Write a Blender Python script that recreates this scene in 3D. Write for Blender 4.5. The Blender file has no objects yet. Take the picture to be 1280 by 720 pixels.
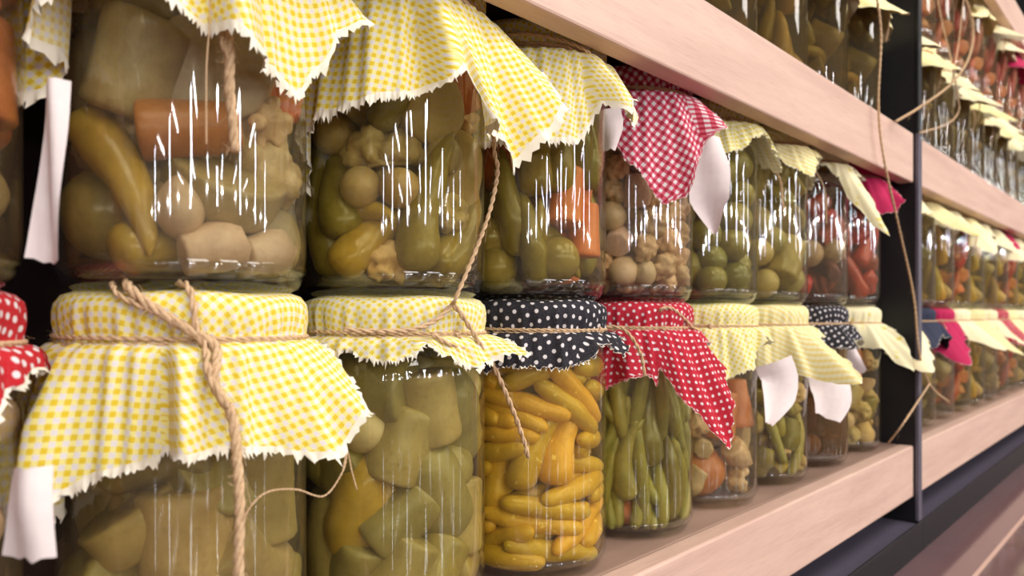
import bpy, math, random
import numpy as np
from mathutils import Vector, Matrix, noise
PI=math.pi; D=.1
random.seed(7); rng=np.random.default_rng(5)
scn=bpy.context.scene; COL=scn.collection
# ---------------------------------------------------------------- camera frame
F=900.; VPX=1492.7; Y0=392.7; PH=math.atan((VPX-640)/F); CP,SP=math.cos(PH),math.sin(PH)
CZ=.26
def at(px,py,y):
    t=(px-640)/F; s=y*(CP+t*SP)/(SP-t*CP); z=s*CP+y*SP
    return Vector((s,y,CZ+(Y0-py)/F*z))
NJ=.2861; S0X=.1174; NR=.2232
ZS=CZ-.1441; H=.1522; ZR2=CZ+.1979; ZB2=CZ+.1441; ZB1=CZ-.1999; RJ=.0447
cam=bpy.data.cameras.new('camera'); co=bpy.data.objects.new('camera',cam); COL.objects.link(co)
co.location=(0,0,CZ); co.rotation_euler=(PI/2,0,PH-PI/2)
cam.sensor_width=36; cam.lens=36*F/1280; cam.shift_y=(Y0-360)/1280; cam.clip_start=.01; cam.clip_end=200
cam.dof.use_dof=True; cam.dof.focus_distance=.35; cam.dof.aperture_fstop=11
scn.camera=co
scn.view_settings.view_transform='Standard'; scn.view_settings.look='None'; scn.view_settings.gamma=1
scn.view_settings.use_curve_mapping=False; scn.view_settings.exposure=.05
scn.cycles.transparent_max_bounces=24; scn.cycles.max_bounces=8; scn.cycles.caustics_reflective=False
scn.cycles.sample_clamp_indirect=6
# ---------------------------------------------------------------- materials
def srgb(r,g,b):
    f=lambda c:(c/255/12.92 if c/255<=.04045 else ((c/255+.055)/1.055)**2.4)
    return (f(r),f(g),f(b),1)
class NT:
    def __init__(s,name):
        s.m=bpy.data.materials.new(name); s.m.use_nodes=True; s.t=s.m.node_tree; s.t.nodes.clear()
        s.out=s.n('ShaderNodeOutputMaterial')
    def n(s,ty,**k):
        x=s.t.nodes.new(ty)
        for a,b in k.items(): setattr(x,a,b)
        return x
    def l(s,a,b): s.t.links.new(a,b)
    def put(s,sock,v):
        if hasattr(v,'links') or isinstance(v,bpy.types.NodeSocket): s.l(v,sock)
        else: sock.default_value=v
    def math(s,op,a,b=0.,c=0.):
        x=s.n('ShaderNodeMath',operation=op); s.put(x.inputs[0],a); s.put(x.inputs[1],b); s.put(x.inputs[2],c); return x.outputs[0]
    def mix(s,f,a,b):
        x=s.n('ShaderNodeMix',data_type='RGBA'); s.put(x.inputs[0],f); s.put(x.inputs[6],a); s.put(x.inputs[7],b); return x.outputs[2]
    def noise(s,scale,vec=None,detail=3,rough=.5):
        x=s.n('ShaderNodeTexNoise'); x.inputs['Scale'].default_value=scale; x.inputs['Detail'].default_value=detail; x.inputs['Roughness'].default_value=rough
        if vec is not None: s.l(vec,x.inputs['Vector'])
        return x.outputs[0]
    def coord(s,which='Object',scale=(1,1,1)):
        c=s.n('ShaderNodeTexCoord'); m=s.n('ShaderNodeMapping'); m.inputs['Scale'].default_value=scale
        s.l(c.outputs[which],m.inputs[0]); return m.outputs[0]
    def ramp(s,v,a,b,lo=0.,hi=1.):
        x=s.n('ShaderNodeMapRange'); s.put(x.inputs[0],v); x.inputs[1].default_value=a; x.inputs[2].default_value=b; x.inputs[3].default_value=lo; x.inputs[4].default_value=hi; return x.outputs[0]
    def bump(s,h,st,dist=.001):
        b=s.n('ShaderNodeBump'); b.inputs['Strength'].default_value=st; b.inputs['Distance'].default_value=dist; s.l(h,b.inputs['Height']); return b.outputs[0]
    def pri(s,col,rough=.5,spec=.5,metal=0,normal=None,**kw):
        p=s.n('ShaderNodeBsdfPrincipled'); s.put(p.inputs['Base Color'],col); s.put(p.inputs['Roughness'],rough)
        p.inputs['Specular IOR Level'].default_value=spec; p.inputs['Metallic'].default_value=metal
        for k,v in kw.items(): p.inputs[k].default_value=v
        if normal is not None: s.l(normal,p.inputs['Normal'])
        return p.outputs[0]
    def end(s,sh): s.l(sh,s.out.inputs[0]); return s.m
def m_glass():
    t=NT('jar_glass')
    nz=t.noise(26,t.coord('Object',(1,1,.35)),2); bp=t.bump(nz,.35,.0012)
    lw=t.n('ShaderNodeLayerWeight'); lw.inputs[0].default_value=.5; t.l(bp,lw.inputs['Normal'])
    f=t.math('POWER',lw.outputs['Facing'],4.); f=t.math('MULTIPLY_ADD',f,.75,.065); f=t.math('MINIMUM',f,.9)
    tr=t.n('ShaderNodeBsdfTransparent'); tr.inputs[0].default_value=(.95,.965,.95,1)
    g=t.n('ShaderNodeBsdfGlossy'); g.inputs['Roughness'].default_value=.035; g.inputs[0].default_value=(1,1,1,1); t.l(bp,g.inputs['Normal'])
    mx=t.n('ShaderNodeMixShader'); t.l(f,mx.inputs[0]); t.l(tr.outputs[0],mx.inputs[1]); t.l(g.outputs[0],mx.inputs[2])
    return t.end(mx.outputs[0])
def m_brine(name,c,haze):
    t=NT(name); tr=t.n('ShaderNodeBsdfTransparent'); tr.inputs[0].default_value=c
    d=t.n('ShaderNodeBsdfDiffuse'); d.inputs[0].default_value=(c[0]*.36,c[1]*.3,c[2]*.22,1)
    mx=t.n('ShaderNodeMixShader'); mx.inputs[0].default_value=haze; t.l(tr.outputs[0],mx.inputs[1]); t.l(d.outputs[0],mx.inputs[2])
    return t.end(mx.outputs[0])
def m_veg(name,c1,c2,rough=.35,scale=60,spots=None,bumpy=.15):
    t=NT(name); co_=t.coord('Object'); oi=t.n('ShaderNodeObjectInfo')
    sh=t.n('ShaderNodeVectorMath',operation='ADD'); t.l(co_,sh.inputs[0])
    cb=t.n('ShaderNodeCombineXYZ'); t.l(oi.outputs['Random'],cb.inputs[0]); t.l(cb.outputs[0],sh.inputs[1])
    n1=t.noise(scale,sh.outputs[0],4,.6)
    col=t.mix(t.ramp(n1,.3,.7),c1,c2)
    n3=t.noise(scale*6,sh.outputs[0],3,.7); col=t.mix(t.ramp(n3,.5,.8,0,.45),col,(c2[0]*.6,c2[1]*.55,c2[2]*.5,1))
    if spots:
        n2=t.noise(scale*3.2,sh.outputs[0],2); col=t.mix(t.ramp(n2,.66,.72),col,spots)
    hs=t.n('ShaderNodeHueSaturation'); t.l(col,hs.inputs['Color'])
    t.l(t.ramp(oi.outputs['Random'],0,1,.72,1.18),hs.inputs['Value']); t.l(t.ramp(oi.outputs['Random'],0,1,.515,.488),hs.inputs['Hue'])
    return t.end(t.pri(hs.outputs[0],rough,.5,normal=t.bump(t.noise(scale*2,sh.outputs[0]),bumpy,.002)))
def cloth_finish(t,front,back_c,amt=.7):
    uv=t.coord('UV'); w=t.n('ShaderNodeTexWave'); w.inputs['Scale'].default_value=900; t.l(uv,w.inputs[0])
    nz=t.noise(1400,uv,2)
    col=t.mix(t.ramp(nz,.3,.7,0,.12),front,(.5,.42,.36,1))
    geo=t.n('ShaderNodeNewGeometry'); col=t.mix(t.math('MULTIPLY',geo.outputs['Backfacing'],amt),col,back_c)
    bp=t.bump(nz,.25,.0004)
    d=t.pri(col,.9,.15,normal=bp); tl=t.n('ShaderNodeBsdfTranslucent'); t.l(col,tl.inputs[0])
    mx=t.n('ShaderNodeMixShader'); mx.inputs[0].default_value=.2; t.l(d,mx.inputs[1]); t.l(tl.outputs[0],mx.inputs[2])
    return t.end(mx.outputs[0])
WHT=srgb(236,230,233)
def m_gingham(name,period,full,half,white=WHT,stripe=False):
    t=NT(name); uv=t.coord('UV'); sp=t.n('ShaderNodeSeparateXYZ'); t.l(uv,sp.inputs[0])
    def band(s):
        x=t.math('FRACT',t.math('MULTIPLY',s,1/period)); x=t.math('ABSOLUTE',t.math('SUBTRACT',x,.5)); return t.ramp(x,.22,.28)
    a=band(sp.outputs[0]); b=band(sp.outputs[1])
    if stripe: b=t.math('MULTIPLY',b,.25)
    one=t.mix(t.math('MAXIMUM',a,b),white,half); two=t.mix(t.math('MULTIPLY',a,b),one,full)
    return cloth_finish(t,two,srgb(232,226,215),.35)
def m_dots(name,pitch,rad,base,dot=WHT):
    t=NT(name); uv=t.coord('UV'); sp=t.n('ShaderNodeSeparateXYZ'); t.l(uv,sp.inputs[0])
    def d(off):
        c=[]
        for k in (0,1):
            x=t.math('FRACT',t.math('MULTIPLY_ADD',sp.outputs[k],1/pitch,off)); x=t.math('SUBTRACT',x,.5); c.append(t.math('MULTIPLY',x,x))
        return t.math('SQRT',t.math('ADD',c[0],c[1]))
    q=t.math('MINIMUM',d(.0),d(.5)); f=t.ramp(q,rad/pitch*.85,rad/pitch*1.15,1,0)
    return cloth_finish(t,t.mix(f,base,dot),srgb(225,205,205),.6)
def m_floral(name,base,c1,c2):
    t=NT(name); uv=t.coord('UV'); v=t.n('ShaderNodeTexVoronoi'); v.inputs['Scale'].default_value=90; t.l(uv,v.inputs[0])
    col=t.mix(t.ramp(v.outputs['Distance'],.18,.24,1,0),base,c1)
    v2=t.n('ShaderNodeTexVoronoi'); v2.inputs['Scale'].default_value=34; t.l(uv,v2.inputs[0])
    col=t.mix(t.ramp(v2.outputs['Distance'],.1,.13,1,0),col,c2)
    return cloth_finish(t,col,srgb(235,228,215))
def m_plain(name,c,c2=None,rough=.85,scale=200,spec=.2,bump=.2):
    t=NT(name); nz=t.noise(scale,t.coord('Object'),4); return t.end(t.pri(t.mix(nz,c,c2 or c),rough,spec,normal=t.bump(nz,bump,.0006)))
def m_wood(name,a,b,rough=.5):
    t=NT(name); v=t.coord('Object',(1.6,14,22)); n1=t.noise(3.2,v,6,.62); n2=t.noise(26,t.coord('Object',(2,40,40)),3)
    n3=t.noise(2.2,t.coord('Object',(1,2,4)),2)
    col=t.mix(t.ramp(n1,.38,.68),a,b); col=t.mix(t.ramp(n2,.5,.75,0,.28),col,srgb(150,115,92)); col=t.mix(t.ramp(n3,.35,.7,0,.3),col,srgb(222,188,168))
    return t.end(t.pri(col,rough,.35,normal=t.bump(n2,.12,.0005)))
def m_floor():
    t=NT('polished_tile'); sp=t.n('ShaderNodeSeparateXYZ'); t.l(t.coord('Object'),sp.inputs[0])
    def line(s,p,off):
        x=t.math('FRACT',t.math('MULTIPLY_ADD',s,1/p,off)); x=t.math('ABSOLUTE',t.math('SUBTRACT',x,.5)); return t.ramp(x,.4955,.4975)
    ln=t.math('MAXIMUM',line(sp.outputs[0],1.2,.625),line(sp.outputs[1],.6,JOFF))
    nz=t.noise(5,t.coord('Object'),5,.6)
    col=t.mix(nz,srgb(96,74,80),srgb(128,100,100)); col=t.mix(ln,col,srgb(205,170,155))
    return t.end(t.pri(col,t.math('MULTIPLY_ADD',nz,.05,.05),.7))
# joint line of the floor tiles parallel to the shelf lies at y=JY
JY=.158; JOFF=(-(JY/.6))%1
GLASS=m_glass()
BR={'yellow':m_brine('brine_yellow',(.93,.87,.64,1),.07),'green':m_brine('brine_green',(.92,.89,.68,1),.07),'clear':m_brine('brine_clear',(.94,.89,.77,1),.13),
    'pink':m_brine('brine_pink',(.94,.86,.78,1),.1),'shaded':m_brine('brine_shaded',(.74,.64,.42,1),.2),'brown':m_brine('brine_brown',(.62,.42,.2,1),.35),'gold':m_brine('brine_gold',(.97,.88,.56,1),.08),  # upper-shelf brine: the shade up there is put into its dark tint
    'hazy':m_brine('brine_hazy',(.92,.87,.68,1),.12)}
Y1,Y2=srgb(236,204,38),srgb(244,228,120)
CL={'yg':m_gingham('yellow_gingham',.0037,Y1,srgb(248,236,150)),'ygs':m_gingham('small_yellow_gingham',.0034,srgb(233,208,62),srgb(245,236,165)),
    'ygp':m_gingham('pale_yellow_gingham',.0036,srgb(235,215,85),srgb(246,240,175),srgb(245,240,215)),
    'ystr':m_gingham('yellow_striped_cloth',.0042,srgb(232,212,100),srgb(244,226,150),srgb(248,242,205),True),
    'rg':m_gingham('red_gingham',.0047,srgb(176,14,52),srgb(214,92,120)),
    'nd':m_dots('navy_dotted_cloth',.0080,.00112,srgb(20,25,40)),'rd':m_dots('red_dotted_cloth',.0066,.00095,srgb(190,8,48)),
    'crd':m_dots('cherry_dotted_cloth',.0064,.0011,srgb(196,10,34)),
    'cream':m_plain('cream_cloth',srgb(240,228,196),srgb(232,216,168)),'fl':m_floral('cream_floral_cloth',srgb(246,238,196),srgb(238,220,120),srgb(120,110,90)),
    'mag':m_plain('magenta_cloth',srgb(168,26,72),srgb(184,46,92)),'navy':m_plain('dark_blue_cloth',srgb(42,46,64),srgb(54,58,78)),
    'ycr':m_plain('pale_lemon_cloth',srgb(238,222,152),srgb(242,232,190))}
FRAY=m_plain('frayed_threads',srgb(240,234,222),srgb(225,215,190))
WHITE=m_plain('white_cloth_reverse',srgb(226,214,212),srgb(212,198,198))
TW=m_plain('jute_twine',srgb(222,194,160),srgb(178,142,104),.9,700,.1,.6)
LIDM=m_plain('lid_metal',srgb(205,195,160),srgb(180,165,120),.35,50,.6,.02)
V={ 'beige':m_veg('beige_vegetable',srgb(186,166,118),srgb(156,134,88)),
    'cauli':m_veg('cauliflower_flesh',srgb(222,196,150),srgb(190,158,105),.5,120),
    'ypep':m_veg('yellow_pepper_skin',srgb(196,164,66),srgb(168,138,52),.25),
    'opep':m_veg('olive_pepper_skin',srgb(152,136,54),srgb(122,108,42),.25),
    'gold':m_veg('golden_pepper_skin',srgb(222,186,80),srgb(204,164,56),.3,70,srgb(240,220,140)),
    'carrot':m_veg('carrot_flesh',srgb(220,136,78),srgb(198,112,60),.35),
    'tomato':m_veg('red_tomato_skin',srgb(200,112,80),srgb(176,92,64),.22,30),
    'redpep':m_veg('red_pepper_skin',srgb(190,72,44),srgb(160,56,36),.28),
    'cuke':m_veg('cucumber_skin',srgb(162,144,78),srgb(130,114,56),.3,45),
    'cukel':m_veg('pale_cucumber_skin',srgb(184,164,108),srgb(152,134,82),.35,45),
    'green':m_veg('green_tomato_skin',srgb(152,140,78),srgb(122,110,56),.22,40),
    'garlic':m_veg('garlic_flesh',srgb(226,208,168),srgb(206,184,138),.35,50),
    'pale':m_veg('pale_pink_vegetable',srgb(220,194,166),srgb(196,166,136),.4,60),
    'bean':m_veg('green_bean_skin',srgb(178,166,84),srgb(140,134,58),.35,60),
    'purple':m_veg('dark_vegetable',srgb(120,78,62),srgb(90,58,48),.3,50)}
WOODF=m_wood('pale_ash_wood',srgb(212,180,164),srgb(194,160,146)); WOODT=m_wood('shaded_ash_wood',srgb(152,124,110),srgb(132,106,94))  # shelf boards: same ash, with their shade put into the darker colour
BLK=m_plain('black_steel',srgb(20,20,24),srgb(26,26,30),.45,80,.4,.05); GRY=m_plain('grey_steel_edge',srgb(96,92,104),srgb(82,78,92),.38,80,.5,.05)
DRK=m_plain('dark_back_panel',srgb(42,26,26),srgb(34,22,24),.7,30,.3,.05); LEDG=m_plain('charcoal_steel_ledge',srgb(92,86,100),srgb(80,76,92),.35,60,.5,.03)
# ---------------------------------------------------------------- mesh helpers
def mesh(name,vs,fs,mats,smooth=True,uvs=None,fm=None):
    me=bpy.data.meshes.new(name); me.from_pydata([tuple(v) for v in vs],[],fs)
    for m in (mats if isinstance(mats,(list,tuple)) else [mats]): me.materials.append(m)
    if uvs is not None:
        u=me.uv_layers.new(name='UVMap'); u.data.foreach_set('uv',np.array(uvs,dtype=float).ravel())
    if fm is not None: me.polygons.foreach_set('material_index',fm)
    if smooth: me.polygons.foreach_set('use_smooth',[True]*len(me.polygons))
    me.update(); return me
def link(name,me,parent=None,loc=None,**kw):
    o=bpy.data.objects.new(name,me); COL.objects.link(o)
    if parent is not None: o.parent=parent
    if loc is not None: o.location=loc
    for k,v in kw.items(): o[k]=v
    return o
def lathe(prof,seg=64):
    vs=[];fs=[]; n=len(prof)
    for r,z in prof:
        for i in range(seg):
            a=2*PI*i/seg; vs.append((r*math.cos(a),r*math.sin(a),z))
    for j in range(n-1):
        for i in range(seg):
            a=j*seg+i; b=j*seg+(i+1)%seg; fs.append((a,b,b+seg,a+seg))
    return vs,fs
def cat(parts):
    vs=[];fs=[]
    for v,f in parts:
        o=len(vs); vs+=list(v); fs+=[tuple(i+o for i in q) for q in f]
    return vs,fs
def boxm(x0,x1,y0,y1,z0,z1,bev=.0015):
    import bmesh
    bm=bmesh.new(); bmesh.ops.create_cube(bm,size=1)
    for v in bm.verts:
        v.co=((x0+x1)/2+v.co.x*(x1-x0),(y0+y1)/2+v.co.y*(y1-y0),(z0+z1)/2+v.co.z*(z1-z0))
    if bev: bmesh.ops.bevel(bm,geom=bm.edges[:]+bm.verts[:],offset=bev,segments=2,affect='EDGES',profile=.5)
    bm.verts.ensure_lookup_table()
    r=([v.co[:] for v in bm.verts],[tuple(v.index for v in f.verts) for f in bm.faces]); bm.free(); return r
def crom(P,step):
    P=[Vector(p) for p in P]; Q=[P[0]*2-P[1]]+P+[P[-1]*2-P[-2]]; out=[]
    for i in range(1,len(Q)-2):
        a,b,c,d=Q[i-1:i+3]; n=max(2,int((c-b).length/step))
        for k in range(n):
            t=k/n; out.append(.5*((2*b)+(c-a)*t+(2*a-5*b+4*c-d)*t*t+(3*b-a-3*c+d)*t**3))
    out.append(P[-1]); return out
def tube(path,rad,seg=6):
    vs=[];fs=[]; up=Vector((0,0,1)); n=len(path); prev=None
    for i,p in enumerate(path):
        t=(path[min(i+1,n-1)]-path[max(i-1,0)])
        if t.length<1e-9: t=Vector((0,0,1))
        t.normalize()
        if prev is None:
            prev=t.orthogonal().normalized()
        u=(prev-t*prev.dot(t)); 
        if u.length<1e-6: u=t.orthogonal()
        u.normalize(); w=t.cross(u); prev=u
        r=rad(i/(n-1)) if callable(rad) else rad
        for k in range(seg):
            a=2*PI*k/seg; vs.append(p+(u*math.cos(a)+w*math.sin(a))*r)
    for i in range(n-1):
        for k in range(seg):
            a=i*seg+k;b=i*seg+(k+1)%seg; fs.append((a,b,b+seg,a+seg))
    fs.append(tuple(range(seg))[::-1]); fs.append(tuple((n-1)*seg+k for k in range(seg)))
    return vs,fs
def twine(P,r,hair=0,step=None,seed=1,ply=2,fuzz=.006):
    """twisted cord along a path, with loose fibres"""
    rd=random.Random(seed); path=crom(P,step or r*1.3); n=len(path); parts=[]; prev=None; fr=[]
    for i,p in enumerate(path):
        t=(path[min(i+1,n-1)]-path[max(i-1,0)]); t=t.normalized() if t.length>1e-9 else Vector((0,0,1))
        if prev is None: prev=t.orthogonal().normalized()
        u=prev-t*prev.dot(t); u=u.normalized() if u.length>1e-6 else t.orthogonal().normalized(); fr.append((u,t.cross(u))); prev=u
    tw=2*PI/(r*9); L=0
    plies=[[] for _ in range(ply)]
    for i,p in enumerate(path):
        if i: L+=(p-path[i-1]).length
        for k in range(ply):
            a=L*tw+2*PI*k/ply; plies[k].append(p+(fr[i][0]*math.cos(a)+fr[i][1]*math.sin(a))*r*.52)
    for pl in plies: parts.append(tube(pl,r*.6,5))
    for h in range(hair):
        i=rd.randrange(n); u,w=fr[i]; a=rd.uniform(0,2*PI); d=(u*math.cos(a)+w*math.sin(a)); t=(path[min(i+1,n-1)]-path[max(i-1,0)]).normalized()
        l=fuzz*rd.uniform(.3,1); q=[path[i],path[i]+d*l*.4+t*l*.3*rd.choice((-1,1)),path[i]+d*l*.7+t*l*rd.uniform(-1,1)+Vector((0,0,-l*.3))]
        parts.append(tube(crom(q,l/4),r*.06,3))
    return cat(parts)
# ---------------------------------------------------------------- jar parts shared by all jars
def jar_meshes(seg,tag_):
    c=.01
    p=[(.02*c,.35*c),(2.2*c,.3*c),(3.2*c,.12*c),(3.55*c,0),(3.85*c,.02*c),(4.15*c,.18*c),(4.34*c,.5*c),(4.43*c,.95*c),(4.47*c,1.5*c),(4.47*c,4*c),(4.47*c,8*c),(4.47*c,11.4*c),(4.42*c,11.9*c),(4.28*c,12.4*c),(4.08*c,12.8*c),(3.95*c,13.05*c),(3.92*c,13.5*c),(3.92*c,14.6*c)]
    inner=[(.02*c,.52*c),(2.5*c,.48*c),(3.6*c,.42*c),(4.0*c,.55*c),(4.25*c,1.0*c)]
    ring=[(4.3*c,.62*c),(4.47*c,.78*c),(4.49*c,.9*c),(4.44*c,1.05*c)]
    g=mesh('glass_body',*cat([lathe(p,seg),lathe(inner,seg),lathe(ring,seg)]),GLASS)
    l=mesh('metal_lid',*lathe([(.01*c,14.95*c),(3.9*c,14.95*c),(4.12*c,14.8*c),(4.18*c,14.5*c),(4.18*c,13.75*c),(4.1*c,13.5*c),(3.98*c,13.5*c)],seg),LIDM)
    b=[(.02*c,.5*c),(3.6*c,.45*c),(4.1*c,.6*c),(4.37*c,1.0*c),(4.445*c,1.5*c),(4.445*c,11.6*c),(4.2*c,12.3*c),(4.0*c,12.7*c),(.02*c,12.7*c)]
    br={k:mesh('brine',*lathe(b,seg),m) for k,m in BR.items()}
    return g,l,br
JM={'hi':jar_meshes(96,'hi'),'lo':jar_meshes(40,'lo')}
def interp(cps,a,idx):
    n=len(cps)
    for i in range(n):
        x0=cps[i][0]; x1=cps[(i+1)%n][0]+(360 if i==n-1 else 0)
        for aa in (a,a+360,a-360):
            if x0<=aa<=x1:
                t=(aa-x0)/max(1e-6,x1-x0); t=t*t*(3-2*t); return cps[i][idx]*(1-t)+cps[(i+1)%n][idx]*t
    return cps[0][idx]
def square_cps(hs,rot,droop,flare=None):
    """skirt length round a square cloth of half size hs (cm), corner at angle rot"""
    out=[]
    for k in range(24):
        a=-180+k*15; q=math.radians(a-rot+45); rho=hs/max(abs(math.cos(q)),abs(math.sin(q)))
        out.append((a,max(.5,rho-6.2),droop+(flare(a) if flare else 0)))
    return out
def cloth(fa,cps,mat,panels,seed=0,wave=(.0016,9),pleat=.0006,NA=420,MS=20,fray=.0024,top_rot=0,ztie=.1345,rt=.0438,folds=6e-3,shoulder=True,scallop=None):
    """lid cover: disc over the lid, gathered at the neck, flared skirt hanging from the tie"""
    rd=random.Random(seed); c=.01; ph=[rd.uniform(0,6.28) for _ in range(6)]
    head=[(0,15.25),(1.5,15.27),(3,15.24),(3.9,15.18),(4.25,15.05),(4.47,14.8),(4.52,14.5),(4.5,14.1),(4.42,13.75),(rt/c,ztie/c)]
    rho=[0]; 
    for i in range(1,len(head)): rho.append(rho[-1]+math.dist(head[i],head[i-1]))
    nh=len(head); rows=nh+MS; P=[]; info=[]
    pan=sorted(panels)
    def panel(a):
        for i in range(len(pan)):
            x0=pan[i]; x1=pan[(i+1)%len(pan)]+(360 if i==len(pan)-1 else 0)
            for aa in (a,a+360):
                if x0<=aa<x1: return i,(x0+x1)/2,(aa-(x0+x1)/2)
        return 0,0,0
    jit=[rd.uniform(-1,1) for _ in range(NA)]; jit2=[rd.uniform(-1,1) for _ in range(NA)]
    cols=[]
    for i in range(NA):
        a=-180+360*i/NA; th=fa+math.radians(a); col=[]
        L=interp(cps,a,1)*c; dr=interp(cps,a,2)
        if scallop: L+=scallop*(abs(((i*scallop_n(NA))%2)-1)-.5)
        wob=pleat*(math.sin(31*math.radians(a)+ph[0])+.6*math.sin(47*math.radians(a)+ph[1]))
        for j,(r,z) in enumerate(head):
            rr=r*c; zz=z*c
            if j>=5: rr+=wob*(j-4)/5*1.2
            if 0<j<5: zz+=.0005*math.sin(5*th+ph[2])*r/4
            col.append((rr,zz,0.))
        r=rt+wob*1.1; z=ztie; s=0; r0=r
        fold=0
        for pb in pan:
            dd=(a-pb+180)%360-180
            fold+=-math.exp(-(dd/5.)**2)+1.25*math.exp(-((dd-9)/5.5)**2)
        wv=wave[0]*(math.sin(wave[1]*math.radians(a)+ph[3])+.7*math.sin((wave[1]*1.7)*math.radians(a)+ph[4]))
        for k in range(1,MS+1):
            ds=L*(1.0-.045)/(MS-1) if k<MS else L*.045; s+=ds; w=min(1,s/.011); w=w*w*(3-2*w)
            ang=math.radians(8*(1-w)+dr*w); r+=math.cos(ang)*ds; z-=math.sin(ang)*ds
            g=min(1,s/.028); fo=(fold*folds*g+wv*g)
            rr=r+fo; mn=RJ+.0016+max(0,fold)*.0015 if z<.125 else max(.0425,RJ-.0035+ (.125-z)*0)
            if rr<mn: rr=mn+ (rr-mn)*.08
            zz=z+.0009*math.sin(7*th+ph[5])*g
            if k==MS: rr+=.0012*jit2[i]; zz-=.0011*jit[i]
            col.append((rr,zz,s))
        cols.append(col)
    vs=[];
    for i in range(NA):
        th=fa+math.radians(-180+360*i/NA)
        for (r,z,s) in cols[i]: vs.append((r*math.cos(th),r*math.sin(th),z))
    fs=[];uv=[];fm=[]
    PA=np.array([[ (r*math.cos(fa+math.radians(-180+360*i/NA)),r*math.sin(fa+math.radians(-180+360*i/NA)),z) for (r,z,s) in cols[i]] for i in range(NA)])
    dP=np.roll(PA,-1,0)-PA; tg=np.gradient(PA,axis=1); tg/=np.linalg.norm(tg,axis=2,keepdims=True)+1e-9
    al=(dP*tg).sum(2,keepdims=True); pd=np.linalg.norm(dP-tg*al,axis=2); pd=np.minimum(pd,.004)
    cum=np.concatenate([np.zeros((1,pd.shape[1])),np.cumsum(np.concatenate([pd,pd,pd]),0)],0)
    def vdist(ii,jj,pc):
        ic=int(round((pc+180)/360*NA)); k0=ii; d=ii-ic
        if d>NA/2: k0-=NA
        elif d<-NA/2: k0+=NA
        return float(cum[k0+NA,jj]-cum[ic+NA,jj])
    def uvof(i,j,pc,aoff):
        a=-180+360*i/NA; r,z,s=cols[i%NA][j]
        if j<nh:
            ra=math.radians(a+top_rot); q=rho[j]*c; return (q*math.cos(ra),q*math.sin(ra))
        x=rho[nh-1]*c+s; y=vdist(i,j,pc)
        ca,sa=math.cos(aoff),math.sin(aoff); return (x*ca-y*sa,x*sa+y*ca)
    for i in range(NA):
        i2=(i+1)%NA; a=-180+360*(i+.5)/NA; pi_,pc,_=panel(a); pc=(pc+180)%360-180; aoff=math.radians(pc+top_rot)
        for j in range(rows-1):
            q=(i*rows+j,i*rows+j+1,i2*rows+j+1,i2*rows+j)
            if j==0: q=(i*rows,i*rows+1,i2*rows+1); cr=((i,0),(i,1),(i+1,1))
            else: cr=((i,j),(i,j+1),(i+1,j+1),(i+1,j))
            fs.append(q)
            for (ii,jj) in cr:
                if j==nh-1 and jj==nh-1:
                    av=-180+360*ii/NA; x=rho[nh-1]*c; y=vdist(ii,jj,pc); uv.append((x*math.cos(aoff)-y*math.sin(aoff),x*math.sin(aoff)+y*math.cos(aoff)))
                else: uv.append(uvof(ii,jj,pc,aoff))
            fm.append(0)
    if fray:
        base=len(vs)
        for i in range(NA):
            th=fa+math.radians(-180+360*i/NA); r,z,s=cols[i][-1]; r1,z1,_=cols[i][-3]; dr_,dz=r-r1,z-z1; l=math.hypot(dr_,dz) or 1
            f=fray*(.25+.95*rd.random()) if i%2 else fray*.15
            rr=r+dr_/l*f+rd.uniform(-.3,.3)*f; zz=z+dz/l*f; th+=rd.uniform(-.3,.3)*f/r
            vs.append((rr*math.cos(th),rr*math.sin(th),zz))
        for i in range(NA):
            i2=(i+1)%NA; fs.append((i*rows+rows-1,base+i,base+i2,i2*rows+rows-1)); uv+=[(0,0)]*4; fm.append(1)
            # white woven margin just above the fringe
        k=0
        if fray>.002:
            for i in range(NA): fm[i*(rows-1)+rows-2]=1
    return mesh('cloth_cover',vs,fs,[mat,FRAY],True,uv,fm)
def scallop_n(NA): return 130/NA
def ring_path(r,z,fa,a0=-180,a1=180,n=40,tilt=0):
    return [Vector((r*math.cos(fa+math.radians(a)),r*math.sin(fa+math.radians(a)),z+tilt*math.sin(math.radians(a)))) for a in np.linspace(a0,a1,n)]
def pol(fa,a,r,z): return Vector((r*math.cos(fa+math.radians(a)),r*math.sin(fa+math.radians(a)),z))
def tie_parts(fa,ka,r=.0009,hi=True,seed=1):
    R=.0446
    parts=[twine(ring_path(R,.1342,fa,n=48,tilt=.0006),r,60 if hi else 0,seed=seed)]
    parts.append(twine(ring_path(R+.0002,.1358,fa,n=48,tilt=-.0007),r,30 if hi else 0,seed=seed+1))
    # knot: small loops
    rd=random.Random(seed); c=pol(fa,ka,R+.001,.135)
    for q in range(3):
        ax=[c+Vector((rd.uniform(-1,1),rd.uniform(-1,1),rd.uniform(-1,1)))*r*1.6 for _ in range(5)]; ax.append(ax[0]); parts.append(twine(ax,r,6 if hi else 0,seed=seed+q+3))
    return parts
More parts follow.
